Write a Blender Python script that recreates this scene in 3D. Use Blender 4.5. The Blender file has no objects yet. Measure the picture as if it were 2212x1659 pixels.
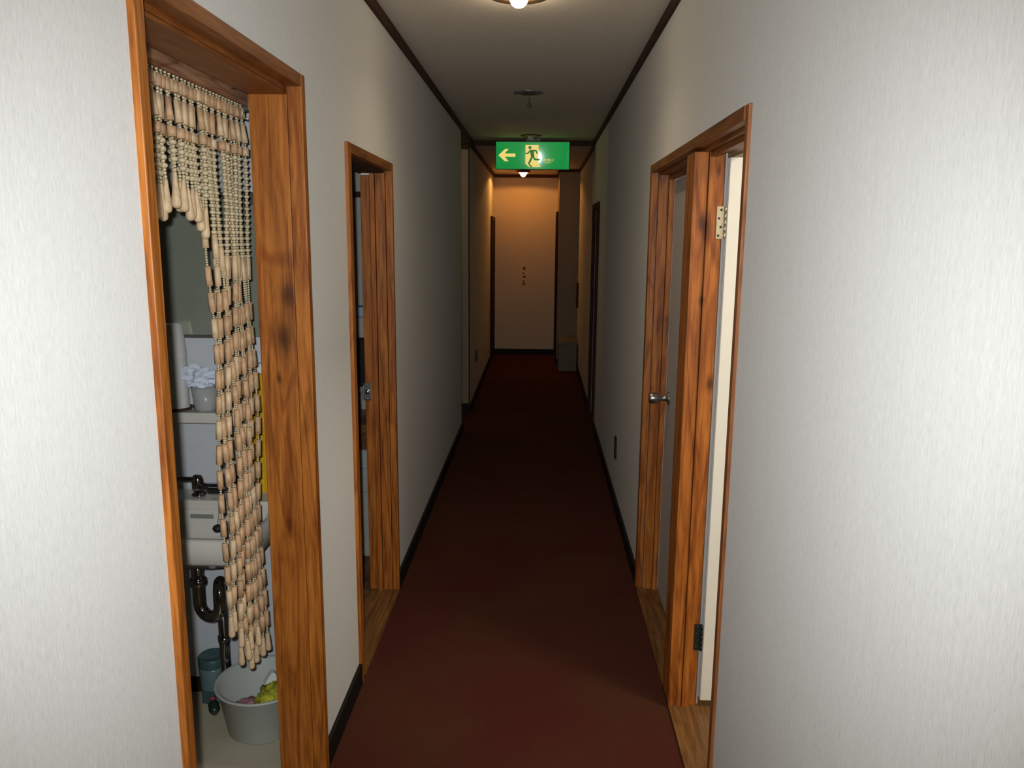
import bpy, bmesh, math, random
from mathutils import Vector, Matrix, noise
random.seed(7)
SC = bpy.context.scene
COL = SC.collection
PI = math.pi

# ------------------------------------------------------------------ materials
def newmat(name):
    m = bpy.data.materials.new(name); m.use_nodes = True
    nt = m.node_tree
    return m, nt, nt.nodes['Principled BSDF']

def plain(name, col, rough=0.6, metal=0.0, spec=0.5, emit=None, es=0.0, alpha=None, trans=0.0, ior=1.45, var=0.06, vscale=30):
    m, nt, b = newmat(name)
    b.inputs['Roughness'].default_value = rough
    b.inputs['Metallic'].default_value = metal
    b.inputs['Specular IOR Level'].default_value = spec
    b.inputs['Transmission Weight'].default_value = trans
    b.inputs['IOR'].default_value = ior
    if emit:
        b.inputs['Emission Color'].default_value = (*emit, 1); b.inputs['Emission Strength'].default_value = es
    if var > 0:
        tc = nt.nodes.new('ShaderNodeTexCoord'); n = nt.nodes.new('ShaderNodeTexNoise')
        n.inputs['Scale'].default_value = vscale; n.inputs['Detail'].default_value = 3
        nt.links.new(tc.outputs['Object'], n.inputs['Vector'])
        r = nt.nodes.new('ShaderNodeValToRGB')
        r.color_ramp.elements[0].position = .3; r.color_ramp.elements[1].position = .7
        r.color_ramp.elements[0].color = (*[c * (1 - var) for c in col], 1)
        r.color_ramp.elements[1].color = (*[min(1, c * (1 + var)) for c in col], 1)
        nt.links.new(n.outputs['Fac'], r.inputs['Fac']); nt.links.new(r.outputs['Color'], b.inputs['Base Color'])
    else:
        b.inputs['Base Color'].default_value = (*col, 1)
    return m

def ramp(nt, stops):
    r = nt.nodes.new('ShaderNodeValToRGB'); e = r.color_ramp.elements
    e[0].position, e[0].color = stops[0][0], (*stops[0][1], 1)
    e[1].position, e[1].color = stops[-1][0], (*stops[-1][1], 1)
    for p, c in stops[1:-1]:
        k = e.new(p); k.color = (*c, 1)
    return r

def mapped(nt, scale):
    tc = nt.nodes.new('ShaderNodeTexCoord'); mp = nt.nodes.new('ShaderNodeMapping')
    mp.inputs['Scale'].default_value = scale
    nt.links.new(tc.outputs['Object'], mp.inputs['Vector'])
    return mp

def tex_noise(nt, vec, scale, detail=4, dist=0.0, rough=.5):
    n = nt.nodes.new('ShaderNodeTexNoise')
    n.inputs['Scale'].default_value = scale; n.inputs['Detail'].default_value = detail
    n.inputs['Distortion'].default_value = dist; n.inputs['Roughness'].default_value = rough
    nt.links.new(vec.outputs[0], n.inputs['Vector'])
    return n

def mixcol(nt, a, b, fac, mode='MIX'):
    m = nt.nodes.new('ShaderNodeMix'); m.data_type = 'RGBA'; m.blend_type = mode
    for k, s in ((6, a), (7, b)):
        if isinstance(s, tuple): m.inputs[k].default_value = (*s, 1)
        else: nt.links.new(s, m.inputs[k])
    if isinstance(fac, float): m.inputs[0].default_value = fac
    else: nt.links.new(fac, m.inputs[0])
    return m.outputs[2]

def bump(nt, b, h, strength, dist=.002):
    bp = nt.nodes.new('ShaderNodeBump'); bp.inputs['Strength'].default_value = strength
    bp.inputs['Distance'].default_value = dist
    nt.links.new(h, bp.inputs['Height']); nt.links.new(bp.outputs[0], b.inputs['Normal'])

def wallpaper(name, col):
    # woven paper: fine upright threads with faint cross threads
    m, nt, b = newmat(name)
    v = mapped(nt, (760, 760, 62)); n = tex_noise(nt, v, 1.0, 3, 0, .6)
    v2 = mapped(nt, (170, 170, 9)); n2 = tex_noise(nt, v2, 1.0, 2)
    c1 = ramp(nt, [(.30, tuple(x * .86 for x in col)), (.52, col), (.74, tuple(min(1, x * 1.08) for x in col))])
    nt.links.new(n.outputs['Fac'], c1.inputs['Fac'])
    c2 = ramp(nt, [(.3, (.95, .95, .945)), (.7, (1, 1, 1))]); nt.links.new(n2.outputs['Fac'], c2.inputs['Fac'])
    nt.links.new(mixcol(nt, c1.outputs[0], c2.outputs[0], 1.0, 'MULTIPLY'), b.inputs['Base Color'])
    b.inputs['Roughness'].default_value = .85; b.inputs['Specular IOR Level'].default_value = .1
    bump(nt, b, n.outputs['Fac'], .15, .0006)
    return m

def wood(name, dark, mid, light, axis='Z', rough=.45, knots=False, seed=0.0, kl=()):
    # kl: knots as (x, y, z, radius) in the object's own space
    m, nt, b = newmat(name)
    a = 'XYZ'.index(axis)
    s = [1.0, 1.0, 1.0]; s[a] = .055
    v = mapped(nt, tuple(x * 85 for x in s)); v.inputs['Location'].default_value = (seed, seed * .7, seed * 1.3)
    n = tex_noise(nt, v, 1.0, 6, .5, .65)
    s2 = [1.0, 1.0, 1.0]; s2[a] = .16
    v2 = mapped(nt, tuple(x * 13 for x in s2)); v2.inputs['Location'].default_value = (seed * 2, seed, seed)
    n2 = tex_noise(nt, v2, 1.0, 4, 2.2)
    # cathedral figure: contour rings of a slow noise
    mm = nt.nodes.new('ShaderNodeMath'); mm.operation = 'MULTIPLY'; mm.inputs[1].default_value = 46
    sn = nt.nodes.new('ShaderNodeMath'); sn.operation = 'SINE'
    s4 = [1.0, 1.0, 1.0]; s4[a] = .11
    v4 = mapped(nt, tuple(x * 7 for x in s4)); v4.inputs['Location'].default_value = (seed, seed * 2, seed * .5)
    n4 = tex_noise(nt, v4, 1.0, 1, .6)
    nt.links.new(n4.outputs['Fac'], mm.inputs[0]); nt.links.new(mm.outputs[0], sn.inputs[0])
    c1 = ramp(nt, [(.32, dark), (.5, mid), (.70, light)]); nt.links.new(n.outputs['Fac'], c1.inputs['Fac'])
    c2 = ramp(nt, [(.30, (.60, .50, .42)), (.5, (1, 1, 1)), (.75, (1.15, 1.12, 1.0))]); nt.links.new(n2.outputs['Fac'], c2.inputs['Fac'])
    c3 = ramp(nt, [(.0, (1, 1, 1)), (.75, (1, 1, 1)), (1.0, (.62, .52, .42))]); nt.links.new(sn.outputs[0], c3.inputs['Fac'])
    out = mixcol(nt, c1.outputs[0], c2.outputs[0], .85, 'MULTIPLY')
    out = mixcol(nt, out, c3.outputs[0], .8, 'MULTIPLY')
    for (kx, ky, kz, kr) in kl:
        tc = nt.nodes.new('ShaderNodeTexCoord'); sub = nt.nodes.new('ShaderNodeVectorMath'); sub.operation = 'SUBTRACT'
        sub.inputs[1].default_value = (kx, ky, kz); nt.links.new(tc.outputs['Object'], sub.inputs[0])
        mu_ = nt.nodes.new('ShaderNodeVectorMath'); mu_.operation = 'MULTIPLY'; mu_.inputs[1].default_value = (1, .3, .5)
        nt.links.new(sub.outputs[0], mu_.inputs[0])
        wa = nt.nodes.new('ShaderNodeVectorMath'); wa.operation = 'MULTIPLY_ADD'; wa.inputs[1].default_value = (.02, .02, .02)
        nt.links.new(n2.outputs['Color'], wa.inputs[0]); nt.links.new(mu_.outputs[0], wa.inputs[2])
        of = nt.nodes.new('ShaderNodeVectorMath'); of.operation = 'SUBTRACT'; of.inputs[1].default_value = (.01, .01, .01); nt.links.new(wa.outputs[0], of.inputs[0])
        ln = nt.nodes.new('ShaderNodeVectorMath'); ln.operation = 'LENGTH'; nt.links.new(of.outputs[0], ln.inputs[0])
        dv = nt.nodes.new('ShaderNodeMath'); dv.operation = 'DIVIDE'; dv.inputs[1].default_value = kr * 2.2; nt.links.new(ln.outputs['Value'], dv.inputs[0])
        k = ramp(nt, [(0, (.95, .95, .95)), (.30, (.75, .75, .75)), (.55, (.35, .35, .35)), (1, (0, 0, 0))])
        nt.links.new(dv.outputs[0], k.inputs['Fac'])
        out = mixcol(nt, out, tuple(x * .30 for x in dark), k.outputs[0])
    nt.links.new(out, b.inputs['Base Color'])
    b.inputs['Roughness'].default_value = rough; b.inputs['Specular IOR Level'].default_value = .3
    bump(nt, b, n.outputs['Fac'], .12, .0006)
    return m

def carpet_mat():
    m, nt, b = newmat('carpet_red')
    v = mapped(nt, (1, 1, 1)); n = tex_noise(nt, v, 420, 2); n2 = tex_noise(nt, v, 2.3, 3, .4)
    c1 = ramp(nt, [(.3, (.046, .0108, .0072)), (.7, (.098, .0235, .015))]); nt.links.new(n.outputs['Fac'], c1.inputs['Fac'])
    c2 = ramp(nt, [(.36, (1.0, .92, .95)), (.62, (1.0, 1.38, 1.0))]); nt.links.new(n2.outputs['Fac'], c2.inputs['Fac'])
    nt.links.new(mixcol(nt, c1.outputs[0], c2.outputs[0], 1.0, 'MULTIPLY'), b.inputs['Base Color'])
    b.inputs['Roughness'].default_value = .95; b.inputs['Specular IOR Level'].default_value = .1
    bump(nt, b, n.outputs['Fac'], .6, .004)
    return m

M = {}
M['paper'] = wallpaper('wallpaper_white', (.735, .72, .68))
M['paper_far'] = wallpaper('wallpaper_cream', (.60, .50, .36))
M['paper_dim'] = wallpaper('wallpaper_painted_shade', (.27, .215, .15))  # wallpaper darkened for far facing walls: the dimness there is in the colour
M['ceil'] = plain('ceiling_plaster', (.68, .61, .50), .85, spec=.2, var=.05, vscale=60)
M['carpet'] = carpet_mat()
PD, PM_, PL = (.17, .045, .005), (.32, .100, .013), (.43, .155, .026)
M['pine'] = wood('orange_pine', PD, PM_, PL, 'Z', seed=1.7)
M['pine2'] = wood('orange_pine_post', (.19, .050, .006), (.35, .104, .014), (.46, .16, .028), 'Z', seed=5.3, kl=((-.046, -.20, 1.592, .012), (-.038, -.20, 1.364, .006), (.005, -.20, 1.106, .010), (-.005, -.20, 1.749, .006)))
M['pine1'] = wood('orange_pine_jamb', PD, PM_, PL, 'Z', seed=6.1, kl=((.013, .40, 1.393, .016), (-.001, .40, 1.285, .020), (-.02, .40, 1.17, .006)))
M['pine3'] = wood('orange_pine_far_jamb', PD, PM_, PL, 'Z', seed=4.4, kl=((-.058, .72, 1.619, .007), (-.058, .72, 1.247, .007), (-.049, .72, .92, .005)))
M['pineY'] = wood('orange_pine_rail', PD, (.22, .070, .014), (.31, .11, .028), 'Y', seed=3.1, knots=False)
M['redwood'] = wood('red_brown_casing', (.14, .044, .014), (.24, .082, .024), (.34, .135, .045), 'Z', seed=2.2, knots=False)
M['dkwood'] = wood('dark_brown_trim', (.030, .012, .005), (.055, .021, .008), (.085, .036, .014), 'Y', rough=.75, knots=False)
M['dkwoodZ'] = wood('dark_brown_frame', (.020, .008, .003), (.036, .014, .005), (.06, .024, .009), 'Z', rough=.8, knots=False)
M['railwood'] = wood('grey_brown_plank', (.22, .105, .05), (.36, .18, .095), (.5, .29, .17), 'Y', rough=.6, knots=False, seed=8)
M['base'] = plain('black_vinyl_skirting', (.010, .008, .007), .6, spec=.2)
M['sill'] = wood('tan_threshold_wood', (.11, .046, .012), (.17, .075, .022), (.23, .11, .038), 'Y', rough=.35, knots=False)
M['floorwood'] = wood('light_floorboard', (.30, .17, .08), (.42, .25, .12), (.52, .33, .18), 'X', rough=.4, knots=False)
M['floorwood2'] = wood('brown_floorboard', (.10, .045, .016), (.16, .075, .028), (.22, .11, .045), 'Y', rough=.35, knots=False)
M['vinyl'] = plain('beige_vinyl_floor', (.50, .44, .31), .45, var=.08, vscale=6)
M['wr_wall'] = plain('grey_white_board', (.52, .53, .54), .5, var=.02)
M['porcelain'] = plain('ivory_porcelain', (.58, .55, .47), .18, spec=.6, var=.02)
M['chrome'] = plain('polished_chrome', (.50, .50, .52), .07, 1.0, var=0)
M['slot'] = plain('grey_slot_rim', (.22, .21, .19), .35)
M['steel'] = plain('brushed_steel', (.42, .41, .38), .3, 1.0, var=.05)
M['brass'] = plain('dull_brass_plate', (.50, .43, .28), .4, .8, var=.1, vscale=80)
M['dkmetal'] = plain('dark_green_metal', (.03, .04, .035), .4, .6)
M['black'] = plain('black_plastic', (.008, .008, .009), .35)
M['rubber'] = plain('black_rubber', (.01, .01, .01), .6)
M['bead'] = plain('cream_wooden_bead', (.56, .46, .28), .5, var=.12, vscale=90)
M['tube'] = plain('tan_bamboo_tube', (.50, .31, .165), .55, var=.22, vscale=55)
M['tube2'] = plain('pale_bamboo_tube', (.60, .43, .25), .55, var=.15, vscale=55)
M['cord'] = plain('dark_green_cord', (.02, .02, .012), .9)
M['paperwhite'] = plain('white_paper_cup', (.66, .64, .59), .7, var=.02)
M['tissue'] = plain('bluish_white_tissue', (.62, .66, .74), .8, var=.05)
M['frost'] = plain('clear_frosted_plastic', (.72, .72, .68), .25, trans=.55, ior=1.3, var=.02)
M['tray'] = plain('dark_brown_tray', (.05, .025, .018), .4)
M['yellow'] = plain('yellow_towel', (.60, .36, .015), .95, spec=.1, var=.12, vscale=60)
M['tub'] = plain('grey_green_plastic_tub', (.45, .47, .42), .35, var=.03, vscale=8)
M['net'] = plain('yellow_green_net', (.42, .40, .03), .8, var=.5, vscale=110)
M['pink'] = plain('pink_cloth', (.50, .22, .24), .9, var=.1)
M['white'] = plain('white_plastic', (.70, .70, .68), .4, var=.02)
M['teal'] = plain('teal_clear_plastic', (.15, .23, .23), .25, trans=.2, var=.1)
M['tealdk'] = plain('dark_teal_plastic', (.045, .085, .085), .35)
M['red'] = plain('red_plastic', (.30, .03, .03), .4)
M['dkgreen'] = plain('dark_green_glass', (.02, .03, .02), .25)
M['doorgrey'] = plain('grey_door_board', (.42, .40, .37), .5, var=.03)
M['doorcream'] = plain('cream_door_board', (.74, .69, .58), .5, var=.02)
M['cabinet'] = plain('grey_white_cabinet', (.42, .41, .36), .4, var=.03)
M['farbox'] = plain('box_board_painted_shade', (.17, .145, .10), .7, var=.05)  # board colour darkened to imitate the weak light at the corridor's end
M['bluebox'] = plain('blue_grey_card', (.33, .40, .47), .6, var=.2, vscale=18)
M['lampring'] = plain('dark_lamp_ring', (.045, .026, .012), .4, .3)
M['lampgold'] = plain('gold_reflector', (.75, .45, .18), .3, .7)
M['grey'] = plain('dark_grey_housing', (.10, .09, .08), .4, .2)
M['capmetal'] = plain('grey_metal_cap', (.28, .27, .25), .3, .75)
M['ink'] = plain('brown_ink', (.10, .05, .02), .7, var=0)
M['bulb'] = plain('glowing_white_bulb', (1, 1, 1), .3, emit=(1, .95, .86), es=6, var=0)
M['bulbwarm'] = plain('glowing_warm_bulb', (1, .9, .7), .3, emit=(1, .60, .24), es=3.2, var=0)
def see_through(m, k):
    nt = m.node_tree; b = nt.nodes['Principled BSDF']; tr = nt.nodes.new('ShaderNodeBsdfTransparent'); mx = nt.nodes.new('ShaderNodeMixShader')
    mx.inputs[0].default_value = k; nt.links.new(b.outputs[0], mx.inputs[1]); nt.links.new(tr.outputs[0], mx.inputs[2])
    nt.links.new(mx.outputs[0], nt.nodes['Material Output'].inputs['Surface'])
see_through(M['bulbwarm'], .6)
M['bulboff'] = plain('unlit_glass_bulb', (.55, .53, .45), .12, var=0)
M['green'] = plain('lit_green_panel', (.0, .06, .02), .05, spec=.4, emit=(.0, .235, .040), es=1.0, var=0)
M['greenman'] = plain('dark_green_figure', (.0, .08, .03), .4, emit=(.005, .13, .02), es=1.0, var=0)
M['pale'] = plain('lit_pale_yellow', (.3, .26, .1), .5, spec=.3, emit=(.80, .62, .17), es=1.0, var=0)

def mirror_mat():
    m, nt, b = newmat('mirror_painted_glow')
    b.inputs['Base Color'].default_value = (.60, .62, .55, 1); b.inputs['Metallic'].default_value = 1.0
    b.inputs['Roughness'].default_value = .03
    d = nt.nodes.new('ShaderNodeBsdfDiffuse'); d.inputs['Color'].default_value = (.44, .47, .36, 1)  # grey diffuse share stands in for flash light bounced back by the glass
    tc = mapped(nt, (1, 1, 1)); n = tex_noise(nt, tc, 6, 3)
    r = ramp(nt, [(.3, (.40, .40, .40)), (.7, (.46, .46, .46))]); nt.links.new(n.outputs['Fac'], r.inputs['Fac'])
    mx = nt.nodes.new('ShaderNodeMixShader')
    nt.links.new(r.outputs['Color'], mx.inputs[0])
    nt.links.new(b.outputs[0], mx.inputs[1]); nt.links.new(d.outputs[0], mx.inputs[2])
    nt.links.new(mx.outputs[0], nt.nodes['Material Output'].inputs['Surface'])
    return m
M['mirror'] = mirror_mat()

# ------------------------------------------------------------------ mesh builder
class MB:
    def __init__(s): s.bm = bmesh.new(); s.mi = 0; s.sm = False
    def _f(s, vs):
        try:
            f = s.bm.faces.new(vs); f.material_index = s.mi; f.smooth = s.sm; return f
        except ValueError: return None
    def box(s, x0, x1, y0, y1, z0, z1, bev=0.0):
        x0, x1 = min(x0, x1), max(x0, x1); y0, y1 = min(y0, y1), max(y0, y1); z0, z1 = min(z0, z1), max(z0, z1)
        v = [s.bm.verts.new(p) for p in ((x0,y0,z0),(x1,y0,z0),(x1,y1,z0),(x0,y1,z0),(x0,y0,z1),(x1,y0,z1),(x1,y1,z1),(x0,y1,z1))]
        sm = s.sm; s.sm = False
        fs = [s._f([v[i] for i in q]) for q in ((0,3,2,1),(4,5,6,7),(0,1,5,4),(1,2,6,5),(2,3,7,6),(3,0,4,7))]
        s.sm = sm
        if bev > 0:
            es = {e for f in fs for e in f.edges}
            r = bmesh.ops.bevel(s.bm, geom=list(es), offset=bev, segments=2, profile=.5, affect='EDGES')
            for f in r['faces']: f.material_index = s.mi
        return s
    def prism(s, pts, a, b, plane='XZ'):
        def P(p, t):
            if plane == 'XZ': return (p[0], t, p[1])
            if plane == 'XY': return (p[0], p[1], t)
            return (t, p[0], p[1])
        v0 = [s.bm.verts.new(P(p, a)) for p in pts]; v1 = [s.bm.verts.new(P(p, b)) for p in pts]
        sm = s.sm; s.sm = False
        s._f(v0); s._f(v1[::-1])
        n = len(pts)
        for i in range(n): s._f([v0[i], v1[i], v1[(i+1) % n], v0[(i+1) % n]])
        s.sm = sm
        return s
    def lathe(s, prof, c=(0,0,0), seg=24, axis='Z', sx=1.0, sy=1.0, cap=True):
        # prof: list of (r, t) along the axis
        c = Vector(c); rings = []
        def P(r, t, a):
            x, y = r*math.cos(a)*sx, r*math.sin(a)*sy
            if axis == 'Z': return c + Vector((x, y, t))
            if axis == 'Y': return c + Vector((x, t, y))
            return c + Vector((t, x, y))
        sm = s.sm; s.sm = True
        for r, t in prof:
            if r < 1e-6: rings.append([s.bm.verts.new(P(0, t, 0))])
            else: rings.append([s.bm.verts.new(P(r, t, 2*PI*k/seg)) for k in range(seg)])
        for A, B in zip(rings, rings[1:]):
            for k in range(seg):
                k2 = (k+1) % seg
                if len(A) == 1 and len(B) == 1: continue
                if len(A) == 1: s._f([A[0], B[k2], B[k]])
                elif len(B) == 1: s._f([A[k], A[k2], B[0]])
                else: s._f([A[k], A[k2], B[k2], B[k]])
        if cap:
            s.sm = False
            for R_, rev in ((rings[0], True), (rings[-1], False)):
                if len(R_) > 1: s._f(R_[::-1] if rev else R_)
        s.sm = sm
        return s
    def tube(s, pts, rad, seg=12):
        pts = [Vector(p) for p in pts]; n = len(pts)
        rads = rad if isinstance(rad, (list, tuple)) else [rad]*n
        sm = s.sm; s.sm = True; rings = []; ref = None
        for i, p in enumerate(pts):
            t = (pts[min(i+1, n-1)] - pts[max(i-1, 0)]).normalized()
            if ref is None:
                ref = Vector((0,0,1)) if abs(t.z) < .9 else Vector((1,0,0))
            u = (ref - t*ref.dot(t)); u = u.normalized() if u.length > 1e-6 else t.orthogonal().normalized()
            w = t.cross(u); ref = u
            rings.append([s.bm.verts.new(p + rads[i]*(math.cos(2*PI*k/seg)*u + math.sin(2*PI*k/seg)*w)) for k in range(seg)])
        for A, B in zip(rings, rings[1:]):
            for k in range(seg): s._f([A[k], A[(k+1) % seg], B[(k+1) % seg], B[k]])
        s.sm = False
        s._f(rings[0][::-1]); s._f(rings[-1]); s.sm = sm
        return s
    def ball(s, c, r, seg=8, rings=5, sz=1.0):
        prof = [(r*math.sin(PI*i/rings), -r*sz*math.cos(PI*i/rings)) for i in range(rings+1)]
        prof[0] = (0, -r*sz); prof[-1] = (0, r*sz)
        return s.lathe(prof, c, seg, cap=False)
    def build(s, name, mats, parent=None, local=False, tf=None):
        bmesh.ops.recalc_face_normals(s.bm, faces=s.bm.faces)
        if tf is not None: s.bm.transform(tf)
        me = bpy.data.meshes.new(name)
        if parent is not None and not local:
            o_ = Vector((0,0,0)); p = parent
            while p is not None: o_ += p.location; p = p.parent
            s.bm.transform(Matrix.Translation(-o_))
        s.bm.to_mesh(me); s.bm.free()
        for m in (mats if isinstance(mats, (list, tuple)) else [mats]): me.materials.append(m)
        o = bpy.data.objects.new(name, me); COL.objects.link(o)
        if parent is not None: o.parent = parent
        return o

def thing(name, label, cat, loc=(0,0,0), group=None):
    o = bpy.data.objects.new(name, None); COL.objects.link(o); o.empty_display_size = .05
    o.location = loc; o['label'] = label; o['category'] = cat
    if group: o['group'] = group
    return o
def tag(o, label, cat, group=None, kind=None):
    o['label'] = label; o['category'] = cat
    if group: o['group'] = group
    if kind: o['kind'] = kind
    return o
def struct(o, label=None, cat=None):
    o['kind'] = 'structure'
    if label: o['label'] = label
    if cat: o['category'] = cat
    return o
def recenter(o):
    # put a single-mesh object's origin at its base centre
    me = o.data; xs = [v.co for v in me.vertices]
    c = Vector(((min(v.x for v in xs)+max(v.x for v in xs))/2, (min(v.y for v in xs)+max(v.y for v in xs))/2, min(v.z for v in xs)))
    me.transform(Matrix.Translation(-c)); o.location = o.location + c
    return o
def B(*a, **k): return MB().box(*a, **k)

# ------------------------------------------------------------------ dimensions
XL, XLb = -.612, -.730       # left wall: corridor face, back face
XR, XRb = .463, .600
ZC, ZC2 = 2.378, 2.345       # ceiling near, ceiling beyond the step
YS = 7.22                    # where the ceiling steps down
YE = 10.6                    # end wall
Y0 = -2.2                    # behind the photographer

# ------------------------------------------------------------------ shell
b = MB()
for y0, y1, z0 in ((Y0, 1.244, 0), (1.244, 2.090, 1.925), (2.090, 2.57, 0), (2.57, 3.30, 1.818), (3.30, 6.25, 0), (6.905, YE+.1, 0)):
    b.box(XLb, XL, y0, y1, z0, ZC+.03)
struct(b.build('wall_left', M['paper']), 'white woven-paper corridor wall on the left with two doorways', 'wall')
b = MB()
for y0, y1, z0 in ((Y0, 1.862, 0), (1.862, 3.385, 1.825), (3.385, 6.42, 0), (6.42, 7.03, 1.80), (7.03, 9.75, 0)):
    b.box(XR, XRb, y0, y1, z0, ZC+.03)
struct(b.build('wall_right', M['paper']), 'white woven-paper corridor wall on the right with an open door', 'wall')
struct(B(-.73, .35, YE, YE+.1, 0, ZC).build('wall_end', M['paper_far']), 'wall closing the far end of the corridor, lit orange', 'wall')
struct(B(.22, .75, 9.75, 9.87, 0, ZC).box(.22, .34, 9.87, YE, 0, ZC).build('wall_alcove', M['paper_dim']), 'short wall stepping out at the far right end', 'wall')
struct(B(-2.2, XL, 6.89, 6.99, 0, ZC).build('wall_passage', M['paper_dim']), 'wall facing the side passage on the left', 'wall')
struct(B(-2.2, XLb, 6.15, 6.25, 0, ZC).build('wall_passage_near', M['paper']), 'near wall of the side passage', 'wall')
struct(B(XLb-.02, XRb+.02, Y0-.1, Y0, 0, ZC).build('wall_back', M['paper']), 'corridor wall behind the photographer', 'wall')
b = MB(); b.box(XLb, XRb, Y0, YE, -.06, 0)
struct(b.build('floor', M['carpet']), 'dark red carpet running down the corridor', 'floor')
b = B(XLb, XRb, Y0, YS, ZC, ZC+.05); b.box(XLb, .75, YS, YE+.1, ZC2, ZC+.05)
struct(b.build('ceiling', M['ceil']), 'beige plaster corridor ceiling stepping down near the sign', 'ceiling')
# ceiling trims
struct(B(XL, XL+.015, Y0, 6.25, 2.338, ZC).box(XLb, XL+.015, 6.25, 6.89, 2.30, ZC).box(XL, XL+.015, 6.89, YE, 2.305, ZC)
       .box(-2.2, XL, 6.875, 6.89, 2.268, ZC).build('trim_1', M['dkwood']), 'dark brown moulding along the top of the left wall', 'trim')
struct(B(XR-.015, XR, Y0, YS, 2.340, ZC).box(XR-.015, XR, YS, 9.75, 2.308, ZC2).build('trim_2', M['dkwood']), 'dark brown moulding along the top of the right wall', 'trim')
struct(B(-.597, .205, YE-.015, YE, 2.305, ZC2).box(.205, .448, 9.735, 9.75, 2.310, ZC2).box(.205, .22, 9.735, YE, 2.308, ZC2)
       .build('trim_3', M['dkwood']), 'dark brown moulding over the end wall', 'trim')
struct(B(XL+.015, XR-.015, YS-.012, YS+.006, ZC2-.012, ZC).build('trim_4', M['dkwood']), 'dark strip across the ceiling behind the exit sign', 'trim')
# skirtings
b = MB()
for y0, y1 in ((Y0, 1.228), (2.096, 2.546), (3.303, 6.25), (6.89, YE-.012)): b.box(XL, XL+.012, y0, y1, 0, .075)
b.box(-2.2, XL+.012, 6.878, 6.89, .0, .098)
struct(b.build('baseboard_left', M['base']), 'black skirting along the left wall', 'baseboard')
b = MB()
for y0, y1 in ((Y0, 1.852), (3.42, 6.38), (7.07, 9.75)): b.box(XR-.012, XR, y0, y1, 0, .073)
struct(b.build('baseboard_right', M['base']), 'black skirting along the right wall', 'baseboard')
struct(B(-.60, .22, YE-.012, YE, 0, .075).box(.208, .448, 9.738, 9.75, 0, .075).build('baseboard_end', M['base']), 'black skirting under the end wall', 'baseboard')

# ------------------------------------------------------------------ washroom shell (left, first doorway)
WY = 2.48
struct(B(-2.0, XLb, WY, WY+.09, 0, 2.3).build('wall_washroom', M['wr_wall']), 'grey-white washroom wall carrying the washbasin', 'wall')
struct(B(-2.1, -2.0, .2, 4.3, 0, 2.3).build('wall_washroom_far', M['wr_wall']), 'far side wall of the washroom', 'wall')
struct(B(-2.0, XLb, .2, .3, 0, 2.3).build('wall_washroom_near', M['wr_wall']), 'near wall of the washroom', 'wall')
struct(B(-2.1, XLb, .2, WY, -.06, 0).build('floor_washroom', M['vinyl']), 'beige vinyl washroom floor', 'floor')
struct(B(-2.1, XLb, .2, 4.3, 2.3, 2.36).build('ceiling_washroom', M['wr_wall']), 'washroom ceiling', 'ceiling')
struct(B(-2.0, XLb, WY-.012, WY, 0, .05).build('baseboard_washroom', M['dkwood']), 'dark brown skirting under the washroom wall', 'baseboard')
# side room behind the second left doorway
KY = 4.0
struct(B(-2.0, XLb, KY, KY+.1, 0, 2.3).build('wall_kitchen', M['cabinet']), 'drab wall of the room behind the second left doorway', 'wall')
struct(B(-2.0, XLb, WY+.09, KY, -.06, 0).build('floor_kitchen', M['floorwood2']), 'brown board floor behind the second left doorway', 'floor')
# room on the right
struct(B(XRb, 2.4, .6, 3.9, -.06, 0).build('floor_room', M['floorwood']), 'light board floor of the room on the right', 'floor')
struct(B(XRb, 2.4, .6, 3.9, 2.3, 2.36).build('ceiling_room', M['doorcream']), 'cream ceiling of the room on the right', 'ceiling')
struct(B(2.4, 2.5, .6, 3.9, 0, 2.3).build('wall_room_far', M['doorcream']), 'far cream wall of the room on the right', 'wall')
struct(B(XRb, 2.4, 3.8, 3.9, 0, 2.3).build('wall_room_end', M['doorcream']), 'end wall of the room on the right', 'wall')
struct(B(XRb, 2.4, .6, .7, 0, 2.3).build('wall_room_near', M['doorcream']), 'near wall of the room on the right', 'wall')
struct(B(-2.2, XLb, 6.25, 6.89, -.06, 0).build('floor_passage', M['carpet']), 'carpet of the side passage', 'floor')
struct(B(-2.3, -2.2, 6.15, 6.99, 0, ZC).build('wall_passage_end', M['paper']), 'end wall of the side passage', 'wall')
struct(B(-2.2, XLb, 6.25, 6.89, ZC, ZC+.05).build('ceiling_passage', M['ceil']), 'ceiling of the side passage', 'ceiling')

# ------------------------------------------------------------------ door 1 (left, near)
def door_thing(name, label, loc):
    o = bpy.data.objects.new(name, None); COL.objects.link(o); o.location = loc; o.empty_display_size = .05
    struct(o, label, 'door'); return o
d1 = door_thing('door_1', 'nearest left doorway in orange pine, hung with a bead curtain', (-.67, 1.67, 0))
c = MB()
c.box(-.638, -.600, 1.229, 1.259, 0, 1.945, .002); c.box(-.638, -.600, 2.066, 2.095, 0, 1.945, .002)
c.build('casing', M['pine'], d1)
B(-.638, -.6005, 1.2595, 2.0655, 1.914, 1.9445, .002).build('casing', M['pineY'], d1)
B(-.738, -.640, 1.244, 1.272, 0, 1.925, .002).build('jamb', M['pine'], d1)
B(-.738, -.640, 2.070, 2.095, 0, 1.925, .002).build('jamb', M['pine1'], d1)
b = MB(); b.box(-.738, -.640, 1.272, 2.070, 1.896, 1.925, .001); b.box(-.660, -.640, 1.272, 2.070, 1.902, 1.905, .001)
b.build('header', M['pineY'], d1)
B(-.738, -.600, 1.244, 2.085, 0, .012).build('threshold', M['sill'], d1)

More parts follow.
